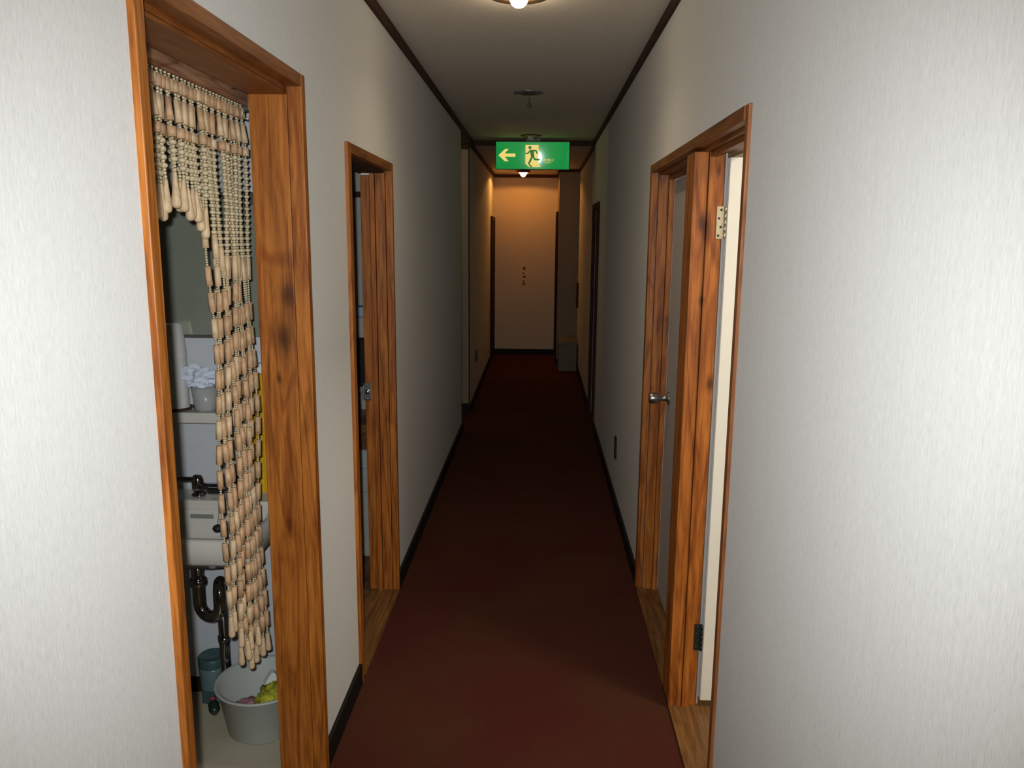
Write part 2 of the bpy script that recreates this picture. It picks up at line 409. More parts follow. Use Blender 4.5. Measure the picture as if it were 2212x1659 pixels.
# ------------------------------------------------------------------ door 2 (left, second)
d2 = door_thing('door_2', 'second left doorway in orange pine with a sliding leaf', (-.67, 2.93, 0))
c = MB()
c.box(-.628, -.600, 2.546, 2.586, 0, 1.838, .002); c.box(-.628, -.600, 3.284, 3.310, 0, 1.838, .002)
c.build('casing', M['pine'], d2)
B(-.628, -.6005, 2.5865, 3.2835, 1.806, 1.8375, .002).build('casing', M['pineY'], d2)
B(-.725, -.630, 2.565, 2.595, 0, 1.81, .002).build('jamb', M['pine'], d2)
B(-.670, -.630, 3.280, 3.30, 0, 1.81, .002).build('jamb', M['pine'], d2)
B(-.691, -.672, 3.272, 3.30, 0, 1.81, .002).build('door_stop', M['pine2'], d2)
B(-.725, -.630, 2.595, 3.272, 1.797, 1.818, .001).build('header', M['dkwood'], d2)
B(-.725, -.600, 2.57, 3.300, 0, .012).build('threshold', M['sill'], d2)
leaf = B(-.7295, -.693, 3.280, 3.30, .012, 1.79, .003).build('sliding_leaf', M['pine'], d2)
k = MB(); k.box(-.736, -.700, 3.272, 3.2795, .866, .942, .004)
k.box(-.740, -.733, 3.272, 3.30, .875, .93, .002)
for z in (.872, .935): k.ball((-.718, 3.271, z), .004)
k.lathe([(.0, -.004), (.010, -.003), (.010, .004), (.0, .006)], (-.718, 3.268, .903), 12, 'Y')
k.build('latch_plate', M['steel'], leaf)

# ------------------------------------------------------------------ door 3 (right, double opening)
d3 = door_thing('door_3', 'right double doorway in orange pine with one leaf open and one shut', (.53, 2.65, 0))
c = MB()
c.box(.455, .478, 1.853, 1.880, 0, 1.845, .002)
c.build('near_casing', M['redwood'], d3)
c = MB()
c.box(.452, .478, 3.372, 3.420, 0, 1.845, .002)
c.build('casing', M['pine'], d3)
B(.4515, .478, 1.8805, 3.3715, 1.812, 1.8445, .002).build('casing', M['pineY'], d3)
B(.480, .600, 1.862, 1.888, 0, 1.82, .002).build('jamb', M['redwood'], d3)
B(.480, .520, 3.355, 3.385, 0, 1.82, .002).build('jamb', M['pine3'], d3)
B(.521, .543, 3.345, 3.385, 0, 1.805, .002).build('door_stop', M['pine'], d3)
b = MB(); b.box(.480, .600, 1.888, 3.355, 1.802, 1.825, .001); b.box(.497, .516, 1.888, 2.44, 1.787, 1.802, .001)
b.box(.521, .543, 2.60, 3.345, 1.785, 1.802, .001)
b.build('header', M['pineY'], d3)
mu = MB(); mu.box(.452, .494, 2.448, 2.575, 0, 1.802, .002)
mu.build('mullion', M['pine2'], d3)
B(.4955, .514, 2.440, 2.575, 0, 1.802, .002).build('mullion_strip', M['pine2'], d3)
B(.515, .544, 2.456, 2.575, 0, 1.802, .002).build('mullion_back', M['pine2'], d3)
B(.5465, .5525, 2.462, 2.575, .01, 1.802, .001).build('weather_strip', M['doorgrey'], d3)
b = B(.452, .600, 1.888, 3.372, 0, .010); b.build('threshold', M['sill'], d3)
# shut leaf (grey)
gl = B(.5435, .580, 2.578, 3.344, .015, 1.783, .002).build('shut_leaf', M['doorgrey'], d3)
kn = MB(); kn.lathe([(.0, 0), (.027, -.001), (.028, -.006), (.013, -.010), (.011, -.036), (.018, -.042), (.0235, -.052), (.0235, -.078), (.020, -.083), (.0, -.084)], (.5435, 3.255, .899), 20, 'X', cap=False)
kn.build('knob', M['steel'], gl)
# open leaf (cream) standing into the right-hand room
ol = MB(); ol.box(.556, 1.20, 2.442, 2.476, .035, 1.786, .002)
ol = ol.build('open_leaf', M['doorcream'], d3)
B(.5535, .5558, 2.447, 2.4505, .035, 1.786).box(.5535, .5558, 2.466, 2.470, .035, 1.786).build('edge_strip', M['doorgrey'], ol)
def hinge(z0, z1, mat, nm):
    h = MB(); h.box(.527, .5505, 2.4535, 2.4555, z0, z1)
    hz = (z1-z0)/5
    for i in range(5): h.lathe([(.0045, z0+i*hz+.0006), (.0045, z0+(i+1)*hz-.0006)], (.5515, 2.450, 0), 10)
    ho = h.build('hinge', mat, ol)
    s_ = MB()
    for i in range(4): s_.lathe([(0, -.0012), (.0035, -.0008), (.0038, 0)], (.534+.006*(i % 2), 2.4535, z0+(z1-z0)*(.1+.266*i)), 10, 'Y', cap=False)
    s_.build('screws', M['dkmetal'], ol)
    return ho
hinge(1.55, 1.645, M['brass'], 'a')['label'] = 'brass upper hinge'
hinge(.21, .302, M['dkmetal'], 'b')['label'] = 'dark lower hinge'

# ------------------------------------------------------------------ door 4 (right, far) and doors at the end
d4 = door_thing('door_4', 'far right doorway in dark brown wood', (.53, 6.7, 0))
c = MB(); c.box(.447, .478, 6.38, 6.425, 0, 1.83, .002); c.box(.447, .478, 7.025, 7.07, 0, 1.83, .002); c.box(.4475, .478, 6.425, 7.025, 1.785, 1.8295, .002)
c.build('casing', M['dkwoodZ'], d4)
B(.48, .60, 6.42, 6.445, 0, 1.80).box(.48, .60, 7.005, 7.03, 0, 1.80).box(.48, .60, 6.445, 7.005, 1.775, 1.80).build('jamb', M['dkwoodZ'], d4)
B(.52, .555, 6.445, 7.005, .01, 1.775).build('leaf', M['dkwoodZ'], d4)
d5 = door_thing('door_5', 'dark brown door frame at the far left end', (-.60, 10.2, 0))
B(-.612, -.588, 9.95, 10.0, .0, 1.80, .002).box(-.612, -.588, 10.50, 10.55, 0, 1.80, .002).box(-.612, -.5885, 10.0, 10.5, 1.75, 1.7995, .002).build('casing', M['dkwoodZ'], d5)
B(-.612, -.605, 10.0, 10.5, 0, 1.75).build('leaf', M['dkwoodZ'], d5)
d6 = door_thing('door_6', 'dark brown door frame at the far right end', (.21, 10.2, 0))
B(.196, .22, 9.90, 9.95, .0, 1.86, .002).box(.196, .22, 10.45, 10.50, 0, 1.86, .002).box(.1965, .22, 9.95, 10.45, 1.81, 1.8595, .002).build('casing', M['dkwoodZ'], d6)
B(.212, .22, 9.95, 10.45, 0, 1.81).build('leaf', M['dkwoodZ'], d6)

# ------------------------------------------------------------------ ceiling fittings
def downlight(name, label, x, y, z, bulbmat, rb, zb, group=None, rr=.11):
    t = thing(name, label, 'ceiling light', (x, y, z), group)
    # ring sunk into the plaster, gold cup, bulb
    m = MB(); m.lathe([(rr*.80, -.001), (rr*.84, -.010), (rr*.98, -.008), (rr, 0), (rr*.9, .0)], (x, y, z), 40, cap=False); m.build('trim_ring', M['lampring'], t)
    m = MB(); m.lathe([(rr*.82, -.003), (rr*.62, -.0015), (.028, -.001), (0, -.001)], (x, y, z), 36, cap=False); m.build('reflector', M['lampgold'], t)
    m = MB(); m.ball((x, y, zb), rb, 24, 14); m.build('bulb', bulbmat, t)
    return t
downlight('downlight', 'lit ceiling downlight with a white bulb at the top edge', -.086, 2.95, ZC, M['bulb'], .033, 2.363)
downlight('downlight', 'unlit ceiling downlight just in front of the green exit sign', -.089, 6.86, ZC, M['bulboff'], .030, 2.372, rr=.085)
# far lamp: flared shade with a warm bulb
t = thing('downlight', 'small warm glowing ceiling lamp below the exit sign, by the end wall', 'ceiling light', (-.217, 9.95, ZC2))
m = MB(); m.lathe([(.085, 0), (.085, -.029), (.080, -.030), (.079, -.002), (.050, -.001)], (-.217, 9.95, ZC2), 30, cap=False); m.build('trim_ring', M['lampring'], t)
m = MB(); m.lathe([(.055, -.012), (.050, -.030), (.036, -.050), (.028, -.066), (.014, -.076), (0, -.079)], (-.217, 9.95, ZC2), 24, cap=False)
m.build('bulb', M['bulbwarm'], t)
# round metal cap with hanging drop
t = thing('ceiling_cap', 'round grey metal ceiling plate with a small hanging drop', 'ceiling fixture', (-.082, 4.88, ZC))
m = MB(); m.lathe([(.088, 0), (.088, -.003), (.060, -.010), (.030, -.016), (.0, -.018)], (-.082, 4.88, ZC), 36, cap=False); m.build('plate', M['capmetal'], t)
m = MB(); m.lathe([(.003, -.012), (.003, -.045), (.006, -.055), (.011, -.068), (.010, -.078), (.0, -.082)], (-.076, 4.88, ZC), 14, cap=False); m.build('drop', M['grey'], t)

# ------------------------------------------------------------------ exit sign
t = thing('exit_sign', 'green lit exit sign with arrow and running figure under the ceiling', 'sign', (-.070, 7.02, ZC))
t.rotation_euler = (0, 0, 0)
SW, SH = .620, .222
tilt = Matrix.Translation((-.005, 0, -.034 - SH/2)) @ Matrix.Rotation(math.radians(5.3), 4, 'X') @ Matrix.Rotation(math.radians(.25), 4, 'Z')
def UV(cx, cy): return ((cx-945)/1310*SW, (447-cy)/485*SH)
m = MB(); m.box(-SW/2-.006, SW/2+.006, .004, .05, -SH/2-.006, SH/2+.006, .004); m.build('housing', M['grey'], t, True, tilt)
m = MB(); m.box(-.06, .06, .0, .04, -.034, 0); m.build('bracket', M['grey'], t, True)
m = MB(); m.box(-SW/2, SW/2, -.004, .0035, -SH/2, SH/2, .002); face = m.build('green_panel', M['green'], t, True, tilt)
yf = -.0045; yb = -.0062
def poly(name, pts, mat, a=yf, b_=yb):
    q = MB(); q.prism([UV(*p) for p in pts], a, b_, 'XZ'); return q.build(name, mat, face, True, tilt)
poly('arrow', [(330,445),(450,330),(515,330),(442,412),(635,412),(635,470),(442,470),(515,552),(445,552)], M['pale'])
poly('doorway_symbol', [(815,258),(1050,258),(1050,600),(1100,652),(880,652),(815,590)], M['pale'])
q = MB()
def stroke(q, pts, w):
    for (x0, y0), (x1, y1) in zip(pts, pts[1:]):
        d = math.hypot(x1-x0, y1-y0); nx, ny = -(y1-y0)/d*w/2, (x1-x0)/d*w/2
        q.prism([UV(x0+nx, y0+ny), UV(x1+nx, y1+ny), UV(x1-nx, y1-ny), UV(x0-nx, y0-ny)], -.0063, -.0072, 'XZ')
    for x, y in pts:
        q.prism([UV(x+w/2*math.cos(a), y+w/2*math.sin(a)) for a in [k*PI/6 for k in range(12)]], -.0063, -.0072, 'XZ')
q.prism([UV(895+28*math.cos(k*PI/8), 305+28*math.sin(k*PI/8)) for k in range(16)], -.0063, -.0074, 'XZ')
q.prism([UV(*p) for p in [(890,345),(965,345),(975,470),(915,470)]], -.0063, -.0074, 'XZ')
stroke(q, [(900,358),(858,408),(822,408)], 24); stroke(q, [(955,355),(1005,362),(1025,405)], 24)
stroke(q, [(938,462),(912,520),(880,585)], 34); stroke(q, [(885,612),(930,645)], 24)
stroke(q, [(955,465),(985,515),(1062,520)], 30)
q.build('running_figure', M['greenman'], face, True, tilt)
def lettering(txt, cx, cy, wpx, hpx):
    cu = bpy.data.curves.new('lettering', 'FONT'); cu.body = txt; cu.align_x = 'CENTER'; cu.align_y = 'CENTER'; cu.size = 1; cu.extrude = .0
    ob = bpy.data.objects.new('lettering', cu); COL.objects.link(ob)
    dg = bpy.context.evaluated_depsgraph_get(); dg.update()
    me = bpy.data.meshes.new_from_object(ob.evaluated_get(dg))
    bpy.data.objects.remove(ob)
    me.name = 'lettering'
    xs = [v.co.x for v in me.vertices]; ys = [v.co.y for v in me.vertices]
    W, H = max(xs)-min(xs), max(ys)-min(ys)
    u, w = UV(cx, cy); kx = wpx/1310*SW/W; ky = hpx/485*SH/H
    x0, y0 = (max(xs)+min(xs))/2, (max(ys)+min(ys))/2
    for v in me.vertices: v.co = ((v.co.x-x0)*kx+u, -.0062, (v.co.y-y0)*ky+w)
    me.transform(tilt); me.materials.clear(); me.materials.append(M['pale'])
    o = bpy.data.objects.new('lettering', me); COL.objects.link(o); o.parent = face
    return o
lettering('非常口', 1230, 524, 178, 52)
lettering('EXIT', 1228, 572, 112, 26)

# ------------------------------------------------------------------ bead curtain in the first doorway
XC, ZT = -.790, 1.886
t = thing('bead_curtain', 'wooden bead and bamboo curtain arched in the middle, hanging in the nearest left doorway', 'curtain', (XC, 1.74, 1.88))
B(-.802, -.780, 1.27, 2.188, 1.884, 1.936, .002).build('rail', M['railwood'], t)
B(-.804, -.778, 2.1885, 2.206, 1.874, 1.938, .003).build('rail_end', M['grey'], t)
B(-.7795, -.7385, 1.40, 1.43, 1.91, 1.93).build('bracket', M['grey'], t); B(-.7795, -.7385, 2.06, 2.09, 1.91, 1.93).build('bracket', M['grey'], t)
def interp(tab, x):
    for (a, va), (b_, vb) in zip(tab, tab[1:]):
        if x <= b_: return va + (vb-va)*(x-a)/(b_-a)
    return tab[-1][1]
ARCH = [(0, 1.700), (.06, 1.678), (.09, 1.672), (.135, 1.648), (.155, 1.602), (.17, 1.572), (.19, 1.535), (.25, 1.505), (.42, 1.490), (.5, 1.49)]
TAIL = [(0, .60), (.165, .56), (.215, .455), (.278, .395), (.38, .372), (.5, .37)]
def bead(m, c, r, sz=.75): m.mi = 0; m.ball(c, r, 7, 5, sz)
def tubeb(m, p0, p1, r0, r1, mi): m.mi = mi; m.tube([p0, p1], [r0, r1], 7)
N = 44
for i in range(N):
    y0 = 1.326 + i*(2.154-1.326)/(N-1)
    rnd = random.Random(100+i)
    d = abs(y0-1.74); tail = d > .150
    ph1, ph2 = rnd.uniform(0, 6), rnd.uniform(0, 6)
    side = 1 if y0 > 1.74 else -1
    def pos(z):
        # strands gather and sway a little lower down
        h = max(0.0, 1.50-z)
        y = y0
        if tail:
            f = min(1, h/.25); y = y0 + side*f*(-.005 - .06*(abs(y0-1.74)-.29)) + side*.004*math.sin(h*5)
        y += .0022*math.sin(z*14+ph1)*min(1, (ZT-z)/.15) + .0012*math.sin(z*61+ph2)
        x = XC + .005*math.sin(z*9+ph2+i*1.3)*min(1, (ZT-z)/.1) + (.004 if i % 2 else -.004)*min(1, (ZT-z)/.1)
        return Vector((x, y, z))
    m = MB(); z = ZT
    top = z
    def small(n, r=.0046):
        global z
        for _ in range(n):
            bead(m, pos(z-r*.9), r, .9); z -= r*1.8
    def tb(L, r0, r1=None, mi=1):
        global z
        tubeb(m, pos(z), pos(z-L), r0, r1 or r0, mi); z -= L
    tm = lambda: 2 if rnd.random() < .35 else 1
    small(2, .0036); tb(.025, .0100, mi=tm()); small(2, .0038)
    tb(.048, .0062, .0086, 2 if rnd.random() < .6 else 1); small(2, .0034); tb(.021, .0100, mi=tm()); small(1, .003)
    za = interp(ARCH, d) + rnd.uniform(-.004, .004)
    k = 0
    sparse = d < .15
    while z > za:
        r = .0080 if k % 2 == 0 else .0046
        if sparse and k % 2 == 0: r = .0092
        bead(m, pos(z-r*.62), r, .66); z -= r*1.24; k += 1
    ends = None
    if not tail:
        small(2, .0042)
        zp = z; ends = (pos(zp), pos(zp-.066-rnd.uniform(0, .012)), .0045, .0108); zend = zp
    else:
        tb(.058, .0070, .0086, 2)
        zt = interp(TAIL, d) + rnd.uniform(-.02, .03)
        off = random.Random(i//3).uniform(-.012, .012) + .02*(d-.29)/.15
        kk = math.ceil((1.425+off-(z-.010))/.0635); znext = 1.425+off-kk*.0635
        while z > znext+.002: small(1, .0034)
        # keep rows loosely level: snap to common row heights with a slant
        while z > zt+.075:
            tb(.0470+rnd.uniform(-.001, .001), .0076, .0083, 2 if rnd.random() < .18 else 1); small(3, .0031)
        small(1, .004)
        ends = (pos(z), pos(z-.058), .0060, .0092); zend = z
    m.mi = 3; zz = [top+.004-(top+.004-zend)*j/24 for j in range(25)]
    m.tube([pos(q_) for q_ in zz], .0016, 5)
    so = m.build('strand', [M['bead'], M['tube'], M['tube2'], M['cord']], t)
    p0, p1, r0, r1 = ends
    e = MB(); L = (p1-p0)
    if not tail: p1 = p1 + Vector((0, rnd.uniform(-.012, .012), 0)); L = p1-p0
    fr = [0, .1, .5, .85, .95, 1.0]; rr = [r0*.8, r0, (r0+r1)*.5, r1, r1*.85, r1*.35]
    e.tube([p0+L*f for f in fr], rr, 10); e.build('end_peg', M['tube2'], so)

# ------------------------------------------------------------------ washroom contents
# mirror
t = thing('wall_mirror', 'dark-framed mirror above the washroom shelf, behind the bead curtain', 'mirror', (-1.3, WY, 1.23))
B(-1.70, -.925, WY-.016, WY-.012, 1.238, 1.650).build('glass', M['mirror'], t)
B(-1.72, -.925, WY-.020, WY-.0005, 1.652, 1.678, .001).box(-.924, -.905, WY-.020, WY-.0005, 1.228, 1.678, .001).box(-1.72, -.925, WY-.018, WY-.0005, 1.228, 1.2375, .001)\
    .box(-1.72, -1.701, WY-.020, WY-.0005, 1.238, 1.651, .001).box(-1.70, -.925, WY-.0118, WY-.0005, 1.238, 1.650).build('frame', M['grey'], t)
# second mirror edge strip to the right of the frame
t = thing('side_panel', 'narrow dark-topped grey-green glass panel right of the mirror', 'panel', (-.85, WY, 1.23))
B(-.903, -.80, WY-.010, WY-.0005, 1.232, 1.640).build('glass', M['mirror'], t)
B(-.903, -.80, WY-.014, WY-.0005, 1.6405, 1.678, .001).build('top_rail', M['grey'], t)
# shelf
SZ = 1.003
t = thing('shelf', 'white washroom shelf above the basin', 'shelf', (-1.2, WY, SZ-.034))
m = MB(); m.box(-1.65, -.93, 2.385, WY-.0005, SZ-.034, SZ, .004); m.build('board', M['porcelain'], t)
# cups on a dark tray
KX, KY_ = -1.140, 2.432
t = thing('tray', 'small round dark brown tray under the tall cup stack', 'tray', (KX, KY_, SZ))
m = MB(); m.lathe([(.0, .0), (.040, .0), (.0455, .009), (.043, .010), (.037, .004), (0, .004)], (KX, KY_, SZ+.0005), 30, cap=False); m.build('dish', M['tray'], t)
NC, PITCH = 26, .0076
m = MB(); m.lathe([(0, .004), (.0255, .004), (.0258, 0), (.0262, 0), (.0350, .074), (.0363, .0745), (.0366, .0758), (.0360, .077), (.0350, .0766), (.0345, .0745), (.0256, .0046), (0, .0046)], (0, 0, 0), 28, cap=False)
cup0 = m.build('paper_cup', M['paperwhite'])
for k in range(NC):
    c = cup0 if k == 0 else cup0.copy()
    if k: COL.objects.link(c)
    c.rotation_euler = (PI, 0, 0)
    c.location = (KX+.0004*math.sin(k*2.1), KY_+.0004*math.cos(k*1.7), SZ+.0824+k*PITCH)
    tag(c, 'upside-down white paper cup nested in the tall stack on the washroom shelf', 'cup', 'paper cups nested in the tall stack')
tag(c, 'topmost white paper cup, standing upside down on the tall stack', 'cup', 'paper cups nested in the tall stack')
# small white stick (brush) in a brown foot behind
t = thing('small_brush', 'thin white upright stick in a brown foot between the paper cups and plastic cup', 'brush', (-1.093, 2.458, SZ))
m = MB(); m.lathe([(.012, .0005), (.012, .016), (.006, .020)], (-1.089, 2.458, SZ), 14); m.build('foot', M['tray'], t)
m = MB(); m.lathe([(.005, .02), (.005, .075), (.003, .08)], (-1.089, 2.458, SZ), 10); m.build('stick', M['white'], t)
# clear cup with crumpled tissue
cx_, cy_ = -1.046, 2.424
t = thing('plastic_cup', 'clear frosted plastic cup holding crumpled tissue on the washroom shelf', 'cup', (cx_, cy_, SZ))
m = MB(); m.lathe([(0, .001), (.030, .001), (.034, .010), (.0425, .076), (.0405, .076), (.032, .012), (0, .006)], (cx_, cy_, SZ), 28, cap=False); m.build('cup', M['frost'], t)
m = MB(); bmesh.ops.create_icosphere(m.bm, subdivisions=4, radius=1)
for v in m.bm.verts:
    p = v.co.copy()
    n = noise.noise(p*1.5+Vector((3,1,2)))*.45 + (.30-abs(noise.noise(p*1.7+Vector((7,2,4))))*1.2)*.9 - abs(noise.noise(p*3.1+Vector((1,5,2))))*.14
    r = .8 + n
    q = p*r
    v.co = Vector((cx_-.012+q.x*.058, cy_-.008+q.y*.031, SZ+.108+q.z*.037+max(0, p.z)*.010))
for f in m.bm.faces: f.smooth = False
tag(recenter(m.build('crumpled_tissue', M['tissue'])), 'crumpled bluish-white tissue spilling out of the clear plastic cup', 'tissue')
# towel on its holder
t = thing('towel', 'yellow towel hanging from a white holder right of the bead curtain', 'towel', (-.85, 2.46, .726))
m = MB(); n = 40
P0 = []; 
for k in range(n+1):
    x = -.912+.135*k/n; yy = 2.452+.006*math.sin(k*.75)+.003*math.sin(k*1.9)
    P0.append((x, yy))
pts = P0 + [(x, y+.006) for x, y in P0[::-1]]
m.prism(pts, .727, 1.118, 'XY'); m.build('cloth', M['yellow'], t)
t = thing('towel_holder', 'white plastic holder gripping the yellow towel', 'towel holder', (-.85, 2.47, 1.115))
m = MB(); m.box(-.915, -.76, 2.436, WY-.0005, 1.120, 1.152, .008); m.build('clip_bar', M['white'], t)

# washbasin
bx0, bx1, by0, by1, bz0, bz1 = -1.275, -.802, 2.092, WY-.0005, .628, .700
t = thing('washbasin', 'ivory wall-hung washbasin in the washroom with a slotted overflow', 'washbasin', (-1.04, 2.3, .58))
m = MB(); m.sm = True
def rrect(x0, x1, y0, y1, r, rb, n=5):
    pts = []
    for cx, cy, a0, q in ((x1-r, y0+r, -PI/2, r), (x1-rb, y1-rb, 0, rb), (x0+rb, y1-rb, PI/2, rb), (x0+r, y0+r, PI, r)):
        for k in range(n+1):
            a = a0+PI/2*k/n; pts.append((cx+q*math.cos(a), cy+q*math.sin(a)))
    return pts
def loops(m, rings, cap0=True, cap1=True):
    R_ = [[m.bm.verts.new((x, y, z)) for x, y in pts] for pts, z in rings]
    for A, Bq in zip(R_, R_[1:]):
        n = len(A)
        for k in range(n): m._f([A[k], A[(k+1) % n], Bq[(k+1) % n], Bq[k]])
    if cap0: m._f(R_[0][::-1])
    if cap1: m._f(R_[-1])
by2 = 2.358
loops(m, [(rrect(bx0+.09, bx1-.10, by0+.07, by1-.06, .05, .02), .588), (rrect(bx0+.03, bx1-.03, by0+.02, by1, .04, .001), .618),
          (rrect(bx0+.002, bx1-.002, by0+.002, by1, .03, .001), .632), (rrect(bx0, bx1, by0, by1, .03, .001), .692), (rrect(bx0+.005, bx1-.005, by0+.005, by1, .028, .001), bz1),
          (rrect(bx0+.022, bx1-.022, by0+.022, by2, .025, .02), bz1), (rrect(bx0+.028, bx1-.028, by0+.028, by2-.004, .025, .02), .693),
          (rrect(bx0+.05, bx1-.05, by0+.05, by2-.012, .04, .03), .625), (rrect(bx0+.09, bx1-.09, by0+.08, by2-.05, .04, .03), .602)])
m.build('bowl', M['porcelain'], t)
m = MB(); m.box(bx0, bx1, by2+.001, by1, .692, .727, .006); m.build('tap_deck', M['porcelain'], t)
m = MB(); m.box(-1.086, -1.012, by2-.0105, by2-.0055, .6715, .6855, .002); m.box(-1.079, -1.0535, by2-.012, by2-.0095, .6745, .6825); m.box(-1.0485, -1.020, by2-.012, by2-.0095, .6745, .6825)
m.build('overflow_slot', M['slot'], t)
TX, TY = -1.068, 2.335
m = MB(); m.lathe([(.045, .572), (.050, .580), (.048, .592)], (TX, TY, 0), 24); m.build('drain_boss', M['porcelain'], t)
# faucet
FY = 2.405; fz = .728
t = thing('faucet', 'chrome mixer faucet on the washbasin deck with its spout turned left', 'faucet', (-1.03, FY, fz))
m = MB(); m.lathe([(.0225, 0), (.0225, .006), (.015, .010), (.014, .020)], (-1.078, FY, fz), 18); m.lathe([(.0225, 0), (.0225, .006), (.015, .010), (.014, .020)], (-.965, FY, fz), 18)
m.tube([(-1.09, FY, fz+.027), (-.95, FY, fz+.027)], .0165, 16); m.box(-1.045, -.995, FY-.020, FY+.02, fz+.008, fz+.034, .006)
m.build('body', M['chrome'], t)
m = MB(); m.lathe([(.0, .018), (.017, .018), (.019, .03), (.018, .056), (.012, .068), (0, .072)], (-1.08, FY, fz), 18, cap=False)
m.tube([(-1.08, FY, fz+.050), (-1.10, FY-.002, fz+.054), (-1.13, FY-.008, fz+.055), (-1.20, FY-.02, fz+.052), (-1.215, FY-.024, fz+.044), (-1.218, FY-.026, fz+.030)], .0095, 14); m.build('spout', M['chrome'], t)
m = MB()
for xx in (-.968,):
    m.lathe([(0, .02), (.010, .02), (.010, .042), (.019, .046), (.020, .062), (.014, .070), (0, .072)], (xx, FY, fz), 16, cap=False)
m.build('handle', M['dkmetal'], t)
# plug on chain
t = thing('basin_plug', 'black rubber basin plug dangling on a chain over the washbasin', 'plug', (-.998, 2.335, .63))
m = MB(); m.lathe([(0, -.013), (.012, -.011), (.0165, -.002), (.014, .006), (.006, .010), (0, .011)], (-.990, 2.325, .651), 18, cap=False); m.build('stopper', M['rubber'], t)
m = MB()
for k in range(16):
    q_ = k/15; m.ball((-.990-.002*math.sin(q_*3), 2.325+.060*q_, .664+.083*q_), .0021, 6, 4)
m.build('chain', M['chrome'], t)
# trap
t = thing('drain_trap', 'chrome S-bend drain trap under the washbasin', 'drain pipe', (TX, TY, 0))
m = MB(); m.lathe([(.030, .572), (.032, .560), (.026, .556), (.026, .545)], (TX, TY, 0), 20); m.build('flange', M['chrome'], t)
def arc(c, r, a0, a1, u, w, n=10):
    c, u, w = Vector(c), Vector(u), Vector(w)
    return [c+u*r*math.cos(a0+(a1-a0)*k/n)+w*r*math.sin(a0+(a1-a0)*k/n) for k in range(n+1)]
u = Vector((.97, -.25, 0)).normalized(); rU = .038
zb = .392
pts = [Vector((TX, TY, .55)), Vector((TX, TY, .48)), Vector((TX, TY, zb+.03))]
cU = Vector((TX, TY, zb))+u*rU
pts += arc(cU, rU, PI, 2*PI, u, (0,0,1))
P1 = cU+u*rU
u2 = Vector((-.30, .95, 0)).normalized(); r2 = .033
zt_ = .425
pts += [P1+Vector((0,0,zt_-zb))]
c2 = P1+Vector((0,0,zt_-zb))+u2*r2
pts += arc(c2, r2, PI, 0, u2, (0,0,1))[1:]
P2 = c2+u2*r2
m = MB(); m.tube(pts, .0195, 18); m.lathe([(.024, .478), (.027, .474), (.027, .458), (.024, .454)], (TX, TY, 0), 20); m.build('bend', M['chrome'], t)
m = MB(); m.tube([P2, (P2.x, P2.y, .2), (P2.x, P2.y, .0005)], .0165, 16); m.lathe([(.020, .26), (.020, .24)], (P2.x, P2.y, 0), 16); m.build('tail_pipe', M['chrome'], t)
# teal container on the floor behind the pipe
t = thing('teal_container', 'teal plastic container standing on the washroom floor behind the drain pipe', 'container', (-1.095, 2.43, 0))
CX, CY = -1.080, 2.430
m = MB(); m.lathe([(.0, .001), (.038, .001), (.040, .01), (.046, .120), (.046, .128)], (CX, CY, 0), 26); m.build('body', M['teal'], t)
m = MB(); m.lathe([(.047, .1285), (.047, .158), (.043, .163), (.040, .158), (0, .152)], (CX, CY, 0), 26, cap=False); m.build('lid', M['tealdk'], t)
m = MB(); m.box(CX-.022, CX+.02, CY-.052, CY-.0405, .012, .052, .004); m.build('clip', M['tealdk'], t)
# little bottle
t = thing('small_bottle', 'small dark bottle with a red cap lying beside the grey tub', 'bottle', (-1.02, 2.27, 0))
m = MB(); m.tube([(-1.035, 2.318, .020), (-1.042, 2.334, .022), (-1.055, 2.358, .024), (-1.062, 2.372, .026)], [.010, .018, .017, .008], 14); m.build('body', M['dkgreen'], t)
m = MB(); m.ball((-1.068, 2.384, .028), .0125, 14, 8); m.build('cap', M['red'], t)
# tub
UX, UY = -.862, 2.292
t = thing('wash_tub', 'round grey plastic wash tub on the washroom floor', 'tub', (UX, UY, 0))
m = MB(); m.lathe([(0, .001), (.104, .001), (.112, .008), (.136, .150), (.146, .156), (.147, .161), (.143, .163), (.132, .158), (.108, .012), (0, .008)], (UX, UY, 0), 48, cap=False); m.build('bucket', M['tub'], t)
def blob(name, label, cat, c, r, mat, sd, k=1.0):
    m = MB(); bmesh.ops.create_icosphere(m.bm, subdivisions=4, radius=1)
    for v in m.bm.verts:
        p = v.co.copy(); q = 1+.35*noise.noise(p*2+Vector((sd, 0, 0)))+.18*noise.noise(p*6+Vector((0, sd, 0)))*k
        v.co = Vector((c[0]+p.x*q*r[0], c[1]+p.y*q*r[1], c[2]+p.z*q*r[2]))
    for f in m.bm.faces: f.smooth = True
    o = m.build(name, mat); recenter(o); return tag(o, label, cat)
blob('net_sponge', 'yellow-green net sponge heaped in the grey tub', 'sponge', (-.822, 2.275, .105), (.058, .075, .042), M['net'], 3, 1.8)
blob('wet_cloth', 'pink wet cloth in the bottom of the grey tub', 'cloth', (-.905, 2.268, .066), (.050, .050, .028), M['pink'], 8)
m = MB(); m.prism([(-.028, 0), (.028, 0), (.006, .034), (-.004, .036)], -.012, .012, 'XZ'); m.bm.transform(Matrix.Translation((-.838, 2.315, .140)) @ Matrix.Rotation(.5, 4, 'Z'))
tag(recenter(m.build('paper_scrap', M['white'])), 'white paper scrap poking up from the grey tub', 'paper')
